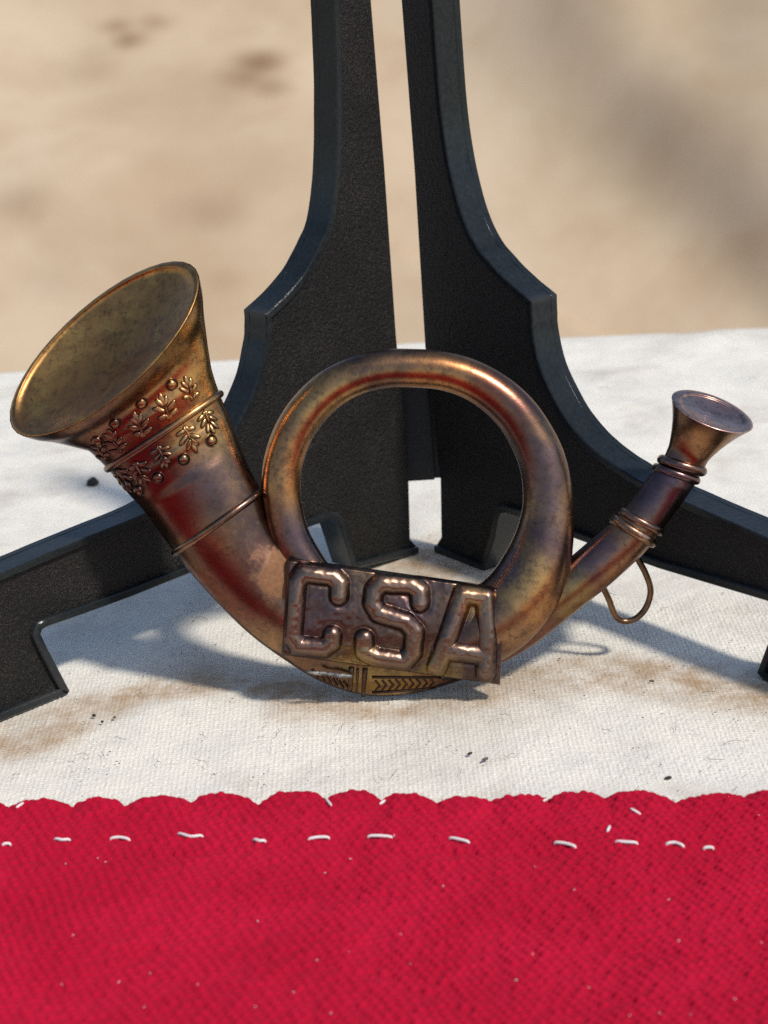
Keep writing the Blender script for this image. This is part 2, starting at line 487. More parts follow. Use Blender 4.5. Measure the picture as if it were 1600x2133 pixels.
# ------------------------------------------------------------------ tent canvas behind
def tent():
    n0 = Vector((0, -0.6, 0.8))
    p0 = Vector((0, 60, -71.5))
    up = Vector((0, 0.8, 0.6))
    xs = np.concatenate([np.linspace(-150, -46, 40), np.arange(-45, 45, 0.5), np.linspace(46, 150, 40)])
    ss = np.concatenate([np.linspace(0, 72, 30), np.arange(73, 122, 0.5), np.linspace(123, 190, 26)])
    def loc(px, py):
        q = hit(px, py, p0, n0)
        return q.x, (q - p0).dot(up)
    fold = [loc(*p) for p in ((700, -700), (860, -330), (1020, -60), (1150, 130), (1330, 340), (1480, 470), (1640, 590), (1800, 700), (2100, 840), (2700, 1000))]
    fold2 = [loc(*p) for p in ((1200, -700), (1380, -200), (1500, 60), (1590, 300), (1660, 520), (1740, 900))]
    fold3 = [loc(*p) for p in ((-200, 150), (60, 260), (330, 300), (620, 420))]
    blots = [(loc(535, 105), 2.6, 0.75), (loc(505, 140), 3.0, 0.6), (loc(560, 160), 2.4, 0.55), (loc(470, 175), 2.6, 0.35), (loc(265, 55), 1.8, 0.7), (loc(240, 25), 1.8, 0.55), (loc(320, 15), 2.0, 0.6), (loc(180, 120), 3.0, 0.4), (loc(600, 130), 2.0, 0.3), (loc(470, 590), 2.4, 0.35), (loc(190, 85), 2.6, 0.35), (loc(90, 120), 3.5, 0.25), (loc(340, 10), 2.2, 0.4), (loc(420, 440), 4, 0.5), (loc(330, 330), 4, 0.25), (loc(120, 590), 5, 0.35), (loc(1250, 500), 5, 0.25), (loc(40, 430), 3.5, 0.45), (loc(1440, 620), 6, 0.25)]
    V, A = [], []
    pts = np.array([(x, s) for s in ss for x in xs])
    def signed(P, line):
        line = [tuple(p) for p in catmull(line, 5)]
        best, sd_ = np.full(len(P), 1e9), np.zeros(len(P))
        for a, b in zip(line[:-1], line[1:]):
            a, b = np.array(a), np.array(b)
            ab = b - a
            t = np.clip(((P - a) @ ab) / (ab @ ab), 0, 1)
            d = np.linalg.norm(P - (a + t[:, None] * ab), axis=1)
            s_ = np.sign(ab[0] * (P[:, 1] - a[1]) - ab[1] * (P[:, 0] - a[0]))
            sd_ = np.where(d < best, d * s_, sd_)
            best = np.minimum(best, d)
        return sd_
    d1 = signed(pts, fold)
    d2 = signed(pts, fold2)
    d3 = signed(pts, fold3)
    for i, (x, s) in enumerate(pts):
        h = 2.0 * noise.noise(Vector((x * 0.03, s * 0.03, 3))) + 0.5 * noise.noise(Vector((x * 0.09, s * 0.09, 1)))
        h += (7.0 + 3.0 * noise.noise(Vector((x * 0.08, s * 0.08, 6)))) / (1 + math.exp(-d1[i] / (2.4 + 0.8 * math.sin(x * 0.2))))
        h += 1.6 / (1 + math.exp(-d2[i] / 3.0))
        h -= 0.9 / (1 + math.exp(-d3[i] / 2.0))
        V.append(p0 + Vector((x, 0, 0)) + up * s + n0 * h)
        st = 0.0
        for (bx, bs), r, k in blots:
            e = ((x - bx) / r) ** 2 + ((s - bs) / (r * 0.75)) ** 2
            st = max(st, k * math.exp(-e))
        A.append(st)
    o = mesh('tent_canvas', V, grid_faces(len(ss), len(xs)), M_CANVAS)
    at = o.data.attributes.new('stain', 'FLOAT', 'POINT')
    at.data.foreach_set('value', np.array(A, np.float32))
    tag(o, 'sloping tan tent canvas with brown blotches, out of focus behind everything', 'tent')
tent()

# ------------------------------------------------------------------ red cloth in the foreground
def red_cloth():
    val = [(-110, 1676), (22, 1672), (155, 1667), (262, 1666), (400, 1661), (538, 1661), (683, 1657), (797, 1660), (908, 1661), (1022, 1657), (1140, 1651), (1256, 1650), (1407, 1659), (1545, 1645), (1680, 1640)]
    crest = [1660, 1654, 1652, 1648, 1640, 1638, 1640, 1646, 1650, 1649, 1643, 1639, 1645, 1636]
    zt = 0.19
    vg = [G(px, py, zt - 0.04) for px, py in val]
    cg = [G((val[i][0] + val[i + 1][0]) / 2, crest[i], zt) for i in range(len(crest))]
    xs = np.concatenate([np.arange(-14, -4.3, 0.06), np.arange(-4.3, 4.3, 0.0125), np.arange(4.3, 14.01, 0.06)])
    vx = [v.x for v in vg]
    step = 0.62
    vl = [(v.x, v.y) for v in vg]
    cy = [c.y for c in cg]
    while vl[0][0] > -15:
        vl.insert(0, (vl[0][0] - step * random.uniform(0.9, 1.1), vl[0][1] + random.uniform(-0.02, 0.02)))
        cy.insert(0, vl[0][1] + 0.12)
    while vl[-1][0] < 15:
        vl.append((vl[-1][0] + step * random.uniform(0.9, 1.1), vl[-1][1] + random.uniform(-0.02, 0.02)))
        cy.append(vl[-1][1] + 0.12)
    ws = np.concatenate([[0.0, 0.006, 0.012, 0.02], np.arange(0.03, 4.7, 0.0125), np.linspace(4.75, 22, 20)])
    rows = []
    V = []
    prof = []
    for x in xs:
        i = max(j for j in range(len(vl)) if vl[j][0] <= x)
        a, b = vl[i], vl[i + 1]
        f = (x - a[0]) / (b[0] - a[0])
        base = a[1] + (b[1] - a[1]) * f
        s = max(0.0, 1 - abs(2 * f - 1) ** 2.6)
        top = cy[i] - (a[1] + b[1]) / 2
        prof.append((base + 0.03 + (top * s - 0.03) * 0.8, s, f))
    E = np.array([p[0] for p in prof])[:, None]
    Sx = np.array([p[1] for p in prof])[:, None]
    X = xs[:, None] + 0 * ws[None, :]
    W = ws[None, :] + 0 * xs[:, None]
    Z = 0.14 + 0.075 * np.exp(-(W / 0.6) ** 2) + 0.085 * (Sx - 0.75) * np.exp(-(W / 0.38) ** 2) + 0.05 * vnoise(X * 2.6, W * 0.6, 14) * np.exp(-((W - 1.0) / 0.55) ** 2) - 0.03 * np.exp(-((W - 1.02) / 0.10) ** 2) - 0.012
    Z += 0.10 * vnoise(X * 0.45 + W * 0.3, W * 0.35, 9) * np.minimum(1, W) + 0.04 * vnoise(X * 1.6 + W * 1.3, W * 1.1, 4) + 0.014 * vnoise(X * 5 + W * 3, W * 2.5, 2)
    Z *= np.where(W < 0.20, np.sqrt(np.maximum(0, 1 - (1 - np.minimum(W, 0.20) / 0.20) ** 2)), 1)
    # the twill itself: floats of each yarn stepped sideways
    a_ = (X + 0.10 * vnoise(X * 0.9, W * 0.9, 21) + 0.55 * W) / 0.064
    i_ = np.floor(a_)
    fa = a_ - i_
    b_ = (-W + 0.10 * vnoise(X * 1.1, W * 0.8, 22)) / 0.092 - i_ / 3.0 + 0.12 * np.sin(i_ * 12.9898)
    fb = b_ - np.floor(b_)
    cellr = np.abs(np.sin(i_ * 12.9898 + np.floor(b_) * 78.233) * 43758.5453) % 1.0
    yarn = (0.62 + 0.38 * np.sin(math.pi * fa) ** 0.7) * (0.1 + 0.9 * np.sin(math.pi * fb) ** 0.7) * (0.5 + 1.0 * cellr)
    fade = np.clip((4.6 - W) / 0.5, 0, 1) * np.clip((4.2 - np.abs(X)) / 0.3, 0, 1)
    Z += (0.040 * yarn - 0.02 + 0.012 * vnoise(X * 22, W * 22, 61)) * fade * np.clip(W / 0.16, 0.15, 1)
    ker = np.hanning(161)
    ker /= ker.sum()
    xu = np.arange(-14, 14.01, 0.02)
    Es = np.interp(xs, xu, np.convolve(np.pad(np.interp(xu, xs, E[:, 0]), 80, mode='edge'), ker, mode='valid'))[:, None]
    Yv = Es + (E - Es) * np.exp(-(W / 0.45) ** 2) - W
    Z = np.maximum(Z, 0.0) + 0.004
    n_x, n_w = X.shape
    VA = np.zeros((n_x, n_w + 2, 3))
    VA[:, 1:-1, 0], VA[:, 1:-1, 1], VA[:, 1:-1, 2] = X, Yv, Z
    VA[:, 0] = np.column_stack([xs, E[:, 0] - 0.05, np.full(n_x, -0.02)])
    VA[:, -1] = np.column_stack([xs, E[:, 0] - ws[-1], np.full(n_x, 0.003)])
    V = VA.reshape(-1, 3).tolist()
    nc = len(ws) + 2
    o = mesh('red_cloth', V, grid_faces(len(xs), nc, flip=False), M_RED)
    tag(o, 'bright red twill cloth with a scalloped hem and white running stitches in front', 'cloth')
    bv = BVHTree.FromPolygons([Vector(v) for v in V], grid_faces(len(xs), nc))
    def on(px, py):
        d = ray(px, py).normalized()
        h = bv.ray_cast(CAM, d)
        if h[0] is None:
            return None, None
        return h[0], h[1] if h[1].z > 0 else -h[1]
    for px, py, L, ang in ((14, 1761, 17, 8), (130, 1751, 32, 3), (250, 1749, 40, 2), (397, 1742, 52, 6), (541, 1753, 24, 4), (664, 1748, 44, 1), (792, 1745, 52, -1), (957, 1752, 42, 8),
                           (1177, 1761, 45, 9), (1305, 1757, 46, 4), (1406, 1761, 37, 8), (1476, 1769, 20, 0)):
        ca, sa = math.cos(math.radians(ang)) * L / 2, math.sin(math.radians(ang)) * L / 2
        a, n1 = on(px - ca, py - sa)
        b, n2 = on(px + ca, py + sa)
        m_, n3 = on(px, py)
        n1 = n2 = n3 = Vector((0, 0, 1))
        zb = (a.z + b.z + m_.z) / 3 + 0.004
        a.z = b.z = m_.z = zb
        r = 0.0145
        pts = catmull([a - n1 * 0.012, a.lerp(m_, 0.18) + n1 * 0.010, m_ + n3 * 0.014, b.lerp(m_, 0.18) + n2 * 0.010, b - n2 * 0.012], 3)
        rr = [r * (0.45 + 0.55 * math.sin(math.pi * i / (len(pts) - 1)) ** 0.5) for i in range(len(pts))]
        mesh('stitch', *tube3(pts, rr, 8), M_THREAD, o)
    for px, py, dx, dy in ((42, 1671, 8, -7), (262, 1668, 9, -10), (401, 1664, 6, -9), (539, 1664, 9, -8), (684, 1664, -7, -10), (797, 1665, 6, -6), (909, 1664, 7, -5), (1137, 1660, 5, -4), (1406, 1664, 4, -11), (1324, 1684, 11, 5), (1268, 1720, 3, -8)):
        py += 7
        a, n1 = on(px - dx, py - dy)
        b, n2 = on(px + dx, py + dy + 3)
        if a is None or b is None:
            continue
        mesh('edge_stitch', *capsule(a + Vector((0, 0, 0.012)), b + Vector((0, 0, 0.012)), 0.014), M_THREAD, o)
    parts = []
    for k in range(900):
        q = V[random.randrange(n_x) * nc + 1 + min(n_w - 1, int(abs(random.gauss(0, 22))))]
        if abs(q[0]) > 4.2:
            continue
        q = Vector(q)
        d1 = Vector((random.uniform(-1, 1), random.uniform(-0.3, 1), random.uniform(0.1, 0.9))).normalized() * random.uniform(0.015, 0.045)
        parts.append(tube3([q, q + d1 * 0.5 + Vector((0, 0, 0.004)), q + d1 + Vector((random.uniform(-.015, .015), 0, -0.004))], [0.0016, 0.0013, 0.0007], 3, False))
    tag(mesh('fuzz', *join(parts), M_RED, o), kind='stuff')
    # flecks of lint caught in the twill
    parts = []
    for k in range(34):
        px, py = random.uniform(0, 1600), 1690 + 440 * random.random()
        p, n1 = on(px, py)
        if p is None:
            continue
        a = random.uniform(0, 6.28)
        L = random.choice((0.006, 0.008, 0.01, 0.014, 0.03))
        d = Vector((math.cos(a), math.sin(a), 0)) * L
        parts.append(tube3([p - d + n1 * 0.004, p + n1 * 0.008 + Vector((random.uniform(-.006, .006), random.uniform(-.006, .006), 0)), p + d + n1 * 0.004], [0.003, 0.0055, 0.0025], 4))
    tag(mesh('red_cloth_lint', *join(parts), M_LINT_L), 'pale flecks of lint scattered over the red cloth', 'lint', kind='stuff')
red_cloth()

# ------------------------------------------------------------------ black plastic easel
def easel():
    root = empty('display_stand', Matrix.Translation(G(890, 1150) * CM))
    tag(root, 'black plastic folding plate stand opened behind the brass horn', 'display stand')
    off = G(890, 1150)
    L_near = [(692, -70), (697, 0), (703, 165), (703, 280), (699, 380), (687, 465), (670, 508), (640, 565), (600, 615), (556, 656)]
    L_low = [(556, 657), (557, 690), (553, 728), (536, 800), (502, 875), (477, 916), (440, 965), (403, 999), (362, 1031), (305, 1070), (160, 1130), (0, 1197), (-240, 1300)]
    L_foot = [(-250, 1600), (0, 1502), (141, 1448), (144, 1440), (99, 1355), (84, 1322), (88, 1310), (99, 1304), (150, 1286), (270, 1243), (393, 1194), (640, 1098), (688, 1081), (700, 1081), (708, 1090), (718, 1120), (738, 1184), (872, 1152)]
    L_spine = [(874, 1140), (861, 1126), (858, 1000), (846, 850), (832, 700), (808, 350), (780, 0), (775, -70)]
    R_near = [(896, -70), (900, 0), (907, 100), (917, 225), (930, 320), (947, 400), (967, 465), (992, 515), (1025, 555), (1065, 595), (1105, 628)]
    R_low = [(1105, 629), (1106, 660), (1109, 700), (1125, 770), (1159, 842), (1184, 882), (1221, 925), (1258, 956), (1299, 984), (1342, 1009), (1400, 1036), (1490, 1076), (1600, 1123), (1850, 1230)]
    R_foot = [(1862, 1525), (1590, 1416), (1577, 1402), (1606, 1325), (1622, 1290), (1618, 1268), (1600, 1251), (1372, 1183), (1200, 1122), (1085, 1076), (1050, 1066), (1040, 1068), (1035, 1080), (1028, 1120), (1006, 1190), (905, 1150)]
    R_spine = [(902, 1138), (912, 1122), (910, 1000), (895, 860), (878, 725), (855, 350), (828, 0), (823, -70)]
    for side, near, low, foot, spine, g0, g1 in (('l', L_near, L_low, L_foot, L_spine, (870, 1153), (70, 1474)), ('r', R_near, R_low, R_foot, R_spine, (907, 1150), (1590, 1416))):
        A, B = G(*g0), G(*g1)
        d = (B - A).normalized()
        n = Vector((0, 0, 1)).cross(d)                 # web normal, turned to the camera side
        if n.dot(CAM - A) < 0:
            n = -n
        def loc(p):
            q = hit(p[0], p[1], A, n)
            return ((q - A).dot(d), q.z)
        cn = [loc(p) for p in near]
        cl = [loc(p) for p in low]
        cf = [loc(p) for p in foot]
        cs = [loc(p) for p in spine]
        sm = catmull(cn[:-1] + [cn[-1]], 5).tolist() + catmull(cl, 5).tolist()
        out = sm + cf
        out = [(a, max(z, 0.0)) for a, z in out]
        # drop coincident points
        path = [out[0]]
        for p in out[1:]:
            if math.hypot(p[0] - path[-1][0], p[1] - path[-1][1]) > 0.012:
                path.append(p)
        # outline of the web (web lies a little inside the rim)
        poly = path + cs
        area = sum(poly[i][0] * poly[(i + 1) % len(poly)][1] - poly[(i + 1) % len(poly)][0] * poly[i][1] for i in range(len(poly)))
        sg = 1 if area > 0 else -1
        def at(p, h):
            return A + d * p[0] + Vector((0, 0, p[1])) + n * h - off
        bm = bmesh.new()
        def inset(i, t, pts):
            a, b, c = pts[max(i - 1, 0)], pts[i], pts[min(i + 1, len(pts) - 1)]
            e1 = np.array(b) - np.array(a) if i > 0 else np.array(c) - np.array(b)
            e2 = np.array(c) - np.array(b) if i < len(pts) - 1 else e1
            e1 = e1 / (np.linalg.norm(e1) + 1e-9)
            e2 = e2 / (np.linalg.norm(e2) + 1e-9)
            n1 = np.array((-e1[1], e1[0])) * sg
            n2 = np.array((-e2[1], e2[0])) * sg
            m_ = n1 + n2
            m_ = m_ / max(np.linalg.norm(m_), 0.3)
            k = 1.0 / max(m_.dot(n1), 0.55)
            return (b[0] + m_[0] * t * k, b[1] + m_[1] * t * k)
        from mathutils.geometry import delaunay_2d_cdt
        web_path = path + cs
        nv = len(web_path)
        cv, ce, cfc = delaunay_2d_cdt([Vector(p) for p in web_path], [(i, (i + 1) % nv) for i in range(nv)], [], 1, 1e-4)[:3]
        top = [bm.verts.new(at(p, -0.06)) for p in cv]
        bot = [bm.verts.new(at(p, -0.25)) for p in cv]
        cnt = {}
        for f in cfc:
            bm.faces.new([top[i] for i in f])
            bm.faces.new([bot[i] for i in f][::-1])
            for i in range(len(f)):
                e = tuple(sorted((f[i], f[(i + 1) % len(f)])))
                cnt[e] = cnt.get(e, 0) + 1
        for (i, j), c_ in cnt.items():
            if c_ == 1:
                bm.faces.new((top[i], bot[i], bot[j], top[j]))
        bmesh.ops.recalc_face_normals(bm, faces=bm.faces[:])
        me = bpy.data.meshes.new('side_panel')
        for v in bm.verts:
            v.co *= CM
        bm.to_mesh(me)
        bm.free()
        web = link('side_panel', me, M_WEB, root)
        tag(web, 'stand half on the lit side with grey grain' if side == 'l' else 'stand half with its near face in deep shade')
        # rim: T-flange swept along the edge
        def sweep(pts, name, t=0.09, h0=0.0, h1=-0.40, c=0.014):
            V = []
            for i in range(len(pts)):
                o_ = lambda q: inset(i, q - 0.012, pts)
                jit = 0.006 * noise.noise(Vector((i * 0.35, h0, 3 if side == 'l' else 8)))
                V += [at(o_(c + jit), h0), at(o_(jit), h0 - c), at(o_(jit), h1 + c), at(o_(c), h1), at(o_(t - c), h1), at(o_(t), h1 + c), at(o_(t), h0 - c), at(o_(t - c), h0)]
            F = grid_faces(len(pts), 8, True)
            F += [tuple(range(8))[::-1], tuple((len(pts) - 1) * 8 + k for k in range(8))]
            o = mesh(name, V, F, M_RIM, web, True, 38)
            b2 = bmesh.new()
            b2.from_mesh(o.data)
            bmesh.ops.recalc_face_normals(b2, faces=b2.faces[:])
            b2.to_mesh(o.data)
            b2.free()
            return o
        sweep(path, 'rim')
        # raised moulding seam just behind the front edge
        seam = [at(inset(i, -0.004, path), -0.30) for i in range(0, len(sm) - 2) if i < len(path)]
        mesh('mould_seam', *tube3(seam, 0.012, 6), M_RIM, web)
        if side == 'l':                                # round ejector mark near the top
            c0 = loc((741, 70))
            ring = [at((c0[0] + 0.15 * math.cos(a), c0[1] + 0.17 * math.sin(a)), -0.070) for a in np.linspace(0, 2 * math.pi, 33)]
            mesh('ejector_mark', *tube3(ring, 0.008, 6, False), M_WEB, web)
    # narrow moulded joint between the two spines
    q0 = G(880, 1150) + Vector((0, 0.13, 0))
    jn = Vector((0, -1, 0))
    def jt(px, py):
        return hit(px, py, q0, jn)
    for c0, c1 in (((816, 764), (905, 1005)), ((872, 770), (926, 1000))):
        a_, b_ = jt(*c0), jt(*c1)
        bm = bmesh.new()
        bmesh.ops.create_cube(bm, size=1.0)
        for v in bm.verts:
            top = v.co.z > 0
            base = jt(c0[0] if top else c0[0] + 19, c0[1] if top else c1[1])
            wdt = jt(c1[0] - 12 if top else c1[0] + 6, c0[1] if top else c1[1])
            x = base.x if v.co.x < 0 else wdt.x
            v.co = (Vector((x, q0.y + (0.0 if v.co.y < 0 else 0.3) + (0.03 if c0[0] > 850 else 0), base.z)) - off) * CM
        bmesh.ops.bevel(bm, geom=bm.edges[:], offset=0.03 * CM, segments=2, affect='EDGES')
        me = bpy.data.meshes.new('joint')
        bm.to_mesh(me)
        bm.free()
        link('joint', me, M_RIM, root)
easel()

# ------------------------------------------------------------------ brass hunting-horn badge
AL = math.radians(15.0)
BU, BV_, BN = Vector((1, 0, 0)), Vector((0, math.sin(AL), math.cos(AL))), Vector((0, -math.cos(AL), math.sin(AL)))
BO = G(775, 1447)
def horn():
    Mx = Matrix((BU, BV_, BN)).transposed().to_4x4()
    Mx.translation = BO * CM
    root = empty('horn_badge', Mx)
    tag(root, 'tarnished brass hunting horn badge with raised letters CSA leaning on the black stand', 'badge')
    def uv(px, py, n=0.0):
        q = hit(px, py, BO + BN * n, BN) - BO
        return np.array((q.dot(BU), q.dot(BV_)))
    PX = np.linalg.norm(uv(801, 1100) - uv(800, 1100))          # cm per photograph pixel
    NB = 40
    # ---- main tube: pairs of silhouette points, forward tilt of the row, relief depth, centre height
    rows = [((24, 870), (424, 596), 90, .62, .40), ((40, 882), (429, 612), 78, .60, .38), ((90, 895), (431, 655), 58, .60, .34), ((145, 907), (434, 705), 38, .62, .30), ((190, 935), (444, 765), 16, .66, .22),
            ((228, 975), (460, 820), 3, .70, .14), ((262, 1018), (480, 868), 0, .72, .10), ((300, 1060), (503, 932), 0, .74, .08), ((335, 1108), (528, 988), 0, .76, .06),
            ((365, 1150), (545, 1022), 0, .78, .05), ((405, 1200), (562, 1075), 0, .78, .05), ((455, 1255), (590, 1125), 0, .78, .05), ((520, 1318), (632, 1165), 0, .76, .05),
            ((590, 1370), (690, 1200), 0, .72, .05), ((670, 1418), (745, 1245), 0, .66, .05), ((760, 1446), (800, 1275), 0, .62, .05), ((860, 1443), (865, 1290), 0, .62, .05),
            ((960, 1415), (935, 1290), 0, .66, .05), ((1040, 1383), (995, 1280), 0, .72, .04), ((1110, 1343), (1050, 1250), 0, .78, .03), ((1175, 1293), (1107, 1212), 0, .8, .02),
            ((1226, 1252), (1160, 1182), 0, .82, .02), ((1264, 1222), (1204, 1146), 0, .84, .02), ((1320, 1172), (1248, 1108), 0, .86, .02), ((1368, 1122), (1285, 1076), 0, .86, .02),
            ((1388, 1092), (1308, 1050), 0, .86, .02), ((1415, 1055), (1332, 1018), 0, .86, .02), ((1438, 1022), (1352, 988), 0, .86, .03), ((1461, 985), (1376, 960), 0, .84, .04),
            ((1476, 956), (1391, 928), -4, .82, .06), ((1508, 929), (1400, 892), -10, .8, .09), ((1546, 916), (1402, 856), -18, .75, .13), ((1563, 902), (1401, 836), -25, .7, .15)]
    raw = []
    for a, b, tl, dp, cn in rows:
        a, b = uv(*a), uv(*b)
        raw.append(np.concatenate([a, b, [tl * PX, dp, cn]]))
    R = catmull(raw, 6)
    def row_pts(r, scale=1.0, nb=NB, half=False):
        a, b = r[0:2], r[2:4]
        c = (a + b) / 2
        L = (b - a) / 2
        Rr = np.linalg.norm(L)
        ax = np.array((-L[1], L[0])) / Rr                   # along the tube, towards the bell mouth
        pts = []
        fs = np.linspace(0, math.pi, nb) if half else np.linspace(0, 2 * math.pi, nb, endpoint=False)
        for f in fs:
            cf, sf = math.cos(f), math.sin(f)
            dep = Rr * r[5] * (0.90 if sf > 0 else 0.22)
            if abs(r[4]) > 1e-6:
                dep = Rr * r[5] * (0.85 if sf > 0 else (0.22 + 0.3 * min(1, abs(r[4]) / (60 * PX))))
            q = c + L * cf * scale - ax * abs(r[4]) * sf * scale * (1 if r[4] > 0 else -1) * 1.0
            if r[4] < 0:
                q = c + L * cf * scale + ax * abs(r[4]) * sf * scale
            pts.append((q[0], q[1], r[6] + dep * sf * scale))
        return pts
    # direction of the axis: rows run from the bell to the mouthpiece, so "towards mouth" flips sign at the far end (handled by the tilt sign)
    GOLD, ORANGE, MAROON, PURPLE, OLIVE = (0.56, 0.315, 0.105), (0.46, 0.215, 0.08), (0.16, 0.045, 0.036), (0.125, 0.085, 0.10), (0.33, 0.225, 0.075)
    U3 = lambda x, y, z=0.25: (*uv(x, y), z)
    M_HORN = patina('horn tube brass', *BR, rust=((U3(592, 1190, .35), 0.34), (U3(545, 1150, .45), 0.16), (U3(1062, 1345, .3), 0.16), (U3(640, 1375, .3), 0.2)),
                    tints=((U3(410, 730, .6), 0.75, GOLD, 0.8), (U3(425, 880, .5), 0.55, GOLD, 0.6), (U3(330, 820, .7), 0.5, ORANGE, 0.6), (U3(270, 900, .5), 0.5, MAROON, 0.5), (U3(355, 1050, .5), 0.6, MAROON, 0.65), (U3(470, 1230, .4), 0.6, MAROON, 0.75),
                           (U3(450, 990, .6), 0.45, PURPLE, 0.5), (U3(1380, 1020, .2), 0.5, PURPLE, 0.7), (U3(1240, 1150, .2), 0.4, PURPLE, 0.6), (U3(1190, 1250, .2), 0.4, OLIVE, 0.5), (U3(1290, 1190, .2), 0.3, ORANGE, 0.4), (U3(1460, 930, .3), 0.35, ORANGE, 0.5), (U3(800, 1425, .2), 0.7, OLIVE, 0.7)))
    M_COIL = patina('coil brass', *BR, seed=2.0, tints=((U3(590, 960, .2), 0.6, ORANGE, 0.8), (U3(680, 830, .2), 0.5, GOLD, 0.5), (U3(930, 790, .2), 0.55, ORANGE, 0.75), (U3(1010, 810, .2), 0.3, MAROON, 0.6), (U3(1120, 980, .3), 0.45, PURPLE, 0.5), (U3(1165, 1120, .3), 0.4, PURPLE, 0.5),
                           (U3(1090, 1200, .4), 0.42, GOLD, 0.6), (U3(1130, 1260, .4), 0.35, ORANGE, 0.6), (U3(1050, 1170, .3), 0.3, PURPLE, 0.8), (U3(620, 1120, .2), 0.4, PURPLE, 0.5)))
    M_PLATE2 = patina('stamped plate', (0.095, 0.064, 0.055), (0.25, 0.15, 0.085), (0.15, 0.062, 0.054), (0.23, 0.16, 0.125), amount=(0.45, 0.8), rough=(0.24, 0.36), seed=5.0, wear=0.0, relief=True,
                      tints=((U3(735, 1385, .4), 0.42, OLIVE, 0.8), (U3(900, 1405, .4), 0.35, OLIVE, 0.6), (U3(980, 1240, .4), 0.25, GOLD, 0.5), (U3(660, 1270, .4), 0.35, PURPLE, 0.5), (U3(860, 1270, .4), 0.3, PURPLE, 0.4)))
    def oval(c, A_, B_, psi, n_c, depA, sc_, sh, sgn):
        c = uv(*c, n_c)
        e1 = np.array((math.cos(psi), math.sin(psi)))
        e2 = np.array((e1[1], -e1[0]))
        out = []
        for f in np.linspace(0, 2 * math.pi, NB, endpoint=False):
            q = c + e1 * A_ * PX * sc_ * math.cos(f) * sgn + e2 * (B_ * sc_ * math.sin(f) + sh) * PX
            out.append((q[0], q[1], n_c + depA * PX * sc_ * math.sin(f)))
        return np.array(out)
    body = [np.array(row_pts(r)) for r in R[24:6 * 29 + 1]]
    e0 = oval((216, 726), 237, 97, math.radians(37.0), 0.36, 110, 1.0425, 0, 1)
    e9 = oval((1484, 857), 79, 30, math.radians(-22.5), 0.17, 58, 1.13, 0, -1)
    V = []
    for k in np.linspace(0, 1, 14)[:-1]:
        q = e0 + (body[0] - e0) * k
        q[:, 2] -= 0.10 * math.sin(math.pi * k) * np.maximum(0, np.sin(np.linspace(0, 2 * math.pi, NB, endpoint=False)))
        bul = math.exp(-((k - 0.14) / 0.2) ** 2) - math.exp(-(0.14 / 0.2) ** 2) * (1 - k) ** 3
        q[:, :2] += np.array((math.sin(math.radians(37)), -math.cos(math.radians(37)))) * bul * 7 * PX
        V += q.tolist()
    for q in body:
        V += q.tolist()
    for k in np.linspace(0, 1, 12)[1:]:
        q = body[-1] + (e9 - body[-1]) * (k ** 1.25)
        q[:, :2] += (uv(1484, 855) - uv(1434, 942)) * 0.10 * math.sin(math.pi * k)
        V += q.tolist()
    F = grid_faces(len(V) // NB, NB, True)
    horn_o = mesh('horn_tube', V, F, M_HORN, root)
    # ---- bell mouth: lip and dished inside, as ellipses
    def mouth(c, A_, B_, psi, n_c, depA, name, mat, lip, deep, shift, flip):
        c = uv(*c, n_c)
        e1 = np.array((math.cos(psi), math.sin(psi)))
        e2 = np.array((e1[1], -e1[0]))                       # image-down side
        Vm = []
        prof = []
        # outer lip -> rim crest -> inside dish
        for k in range(7):
            f = math.pi * k / 6
            prof.append((1.0 + lip * (0.5 + 0.5 * math.cos(f)) - lip * 0.5, lip * 0.35 * math.sin(f), 0))
        for k in range(1, 15):
            s = 1 - k / 14
            prof.append(((1.0 - lip * 0.5) * s, -deep * (1 - s ** 2.4), 1 - s))
        for sc_, dn, mv in prof:
            for j in range(56):
                f = 2 * math.pi * j / 56
                q = c + e1 * A_ * PX * sc_ * math.cos(f) + e2 * B_ * PX * sc_ * math.sin(f) + e2 * shift * PX * mv
                z = n_c + depA * PX * sc_ * math.sin(f) + dn * A_ * PX
                Vm.append((q[0], q[1], z))
        Fm = grid_faces(len(prof), 56, True, flip=flip)
        return mesh(name, Vm, Fm, mat, root)
    mouth((216, 726), 237, 97, math.radians(37.0), 0.36, 110, 'bell_mouth', M_CUP, 0.07, 0.085, 46, True)
    mouth((1484, 857), 79, 30, math.radians(-22.5), 0.17, 58, 'mouthpiece_cup', M_MOUTH, 0.26, 0.10, 5, True)
    # ---- coil
    coil = [(735, 1290, 40), (695, 1248, 40), (660, 1205, 40), (630, 1163, 41), (607, 1120, 41), (593, 1070, 41), (586, 1020, 41), (591, 962, 41), (611, 903, 41), (644, 852, 41), (689, 810, 41), (743, 782, 40), (802, 768, 40), (862, 767, 40), (922, 772, 40), (980, 790, 41),
            (1032, 821, 43), (1075, 862, 45), (1107, 911, 47), (1128, 960, 49), (1138, 1010, 51), (1140, 1060, 54), (1133, 1115, 61), (1116, 1175, 71), (1085, 1235, 78), (1035, 1285, 80), (970, 1325, 76), (900, 1350, 70)]
    Cc = catmull([(*uv(x, y), r * PX) for x, y, r in coil], 6)
    V = []
    nb = 32
    for i in range(len(Cc)):
        t = Cc[min(i + 1, len(Cc) - 1)][:2] - Cc[max(i - 1, 0)][:2]
        t /= np.linalg.norm(t)
        L = np.array((t[1], -t[0]))
        r = Cc[i][2]
        for k in range(nb):
            f = 2 * math.pi * k / nb
            dep = r * (0.95 if math.sin(f) > 0 else 0.3)
            q = Cc[i][:2] + L * r * math.cos(f)
            V.append((q[0], q[1], 0.09 + dep * math.sin(f)))
    Fc = grid_faces(len(Cc), nb, True)
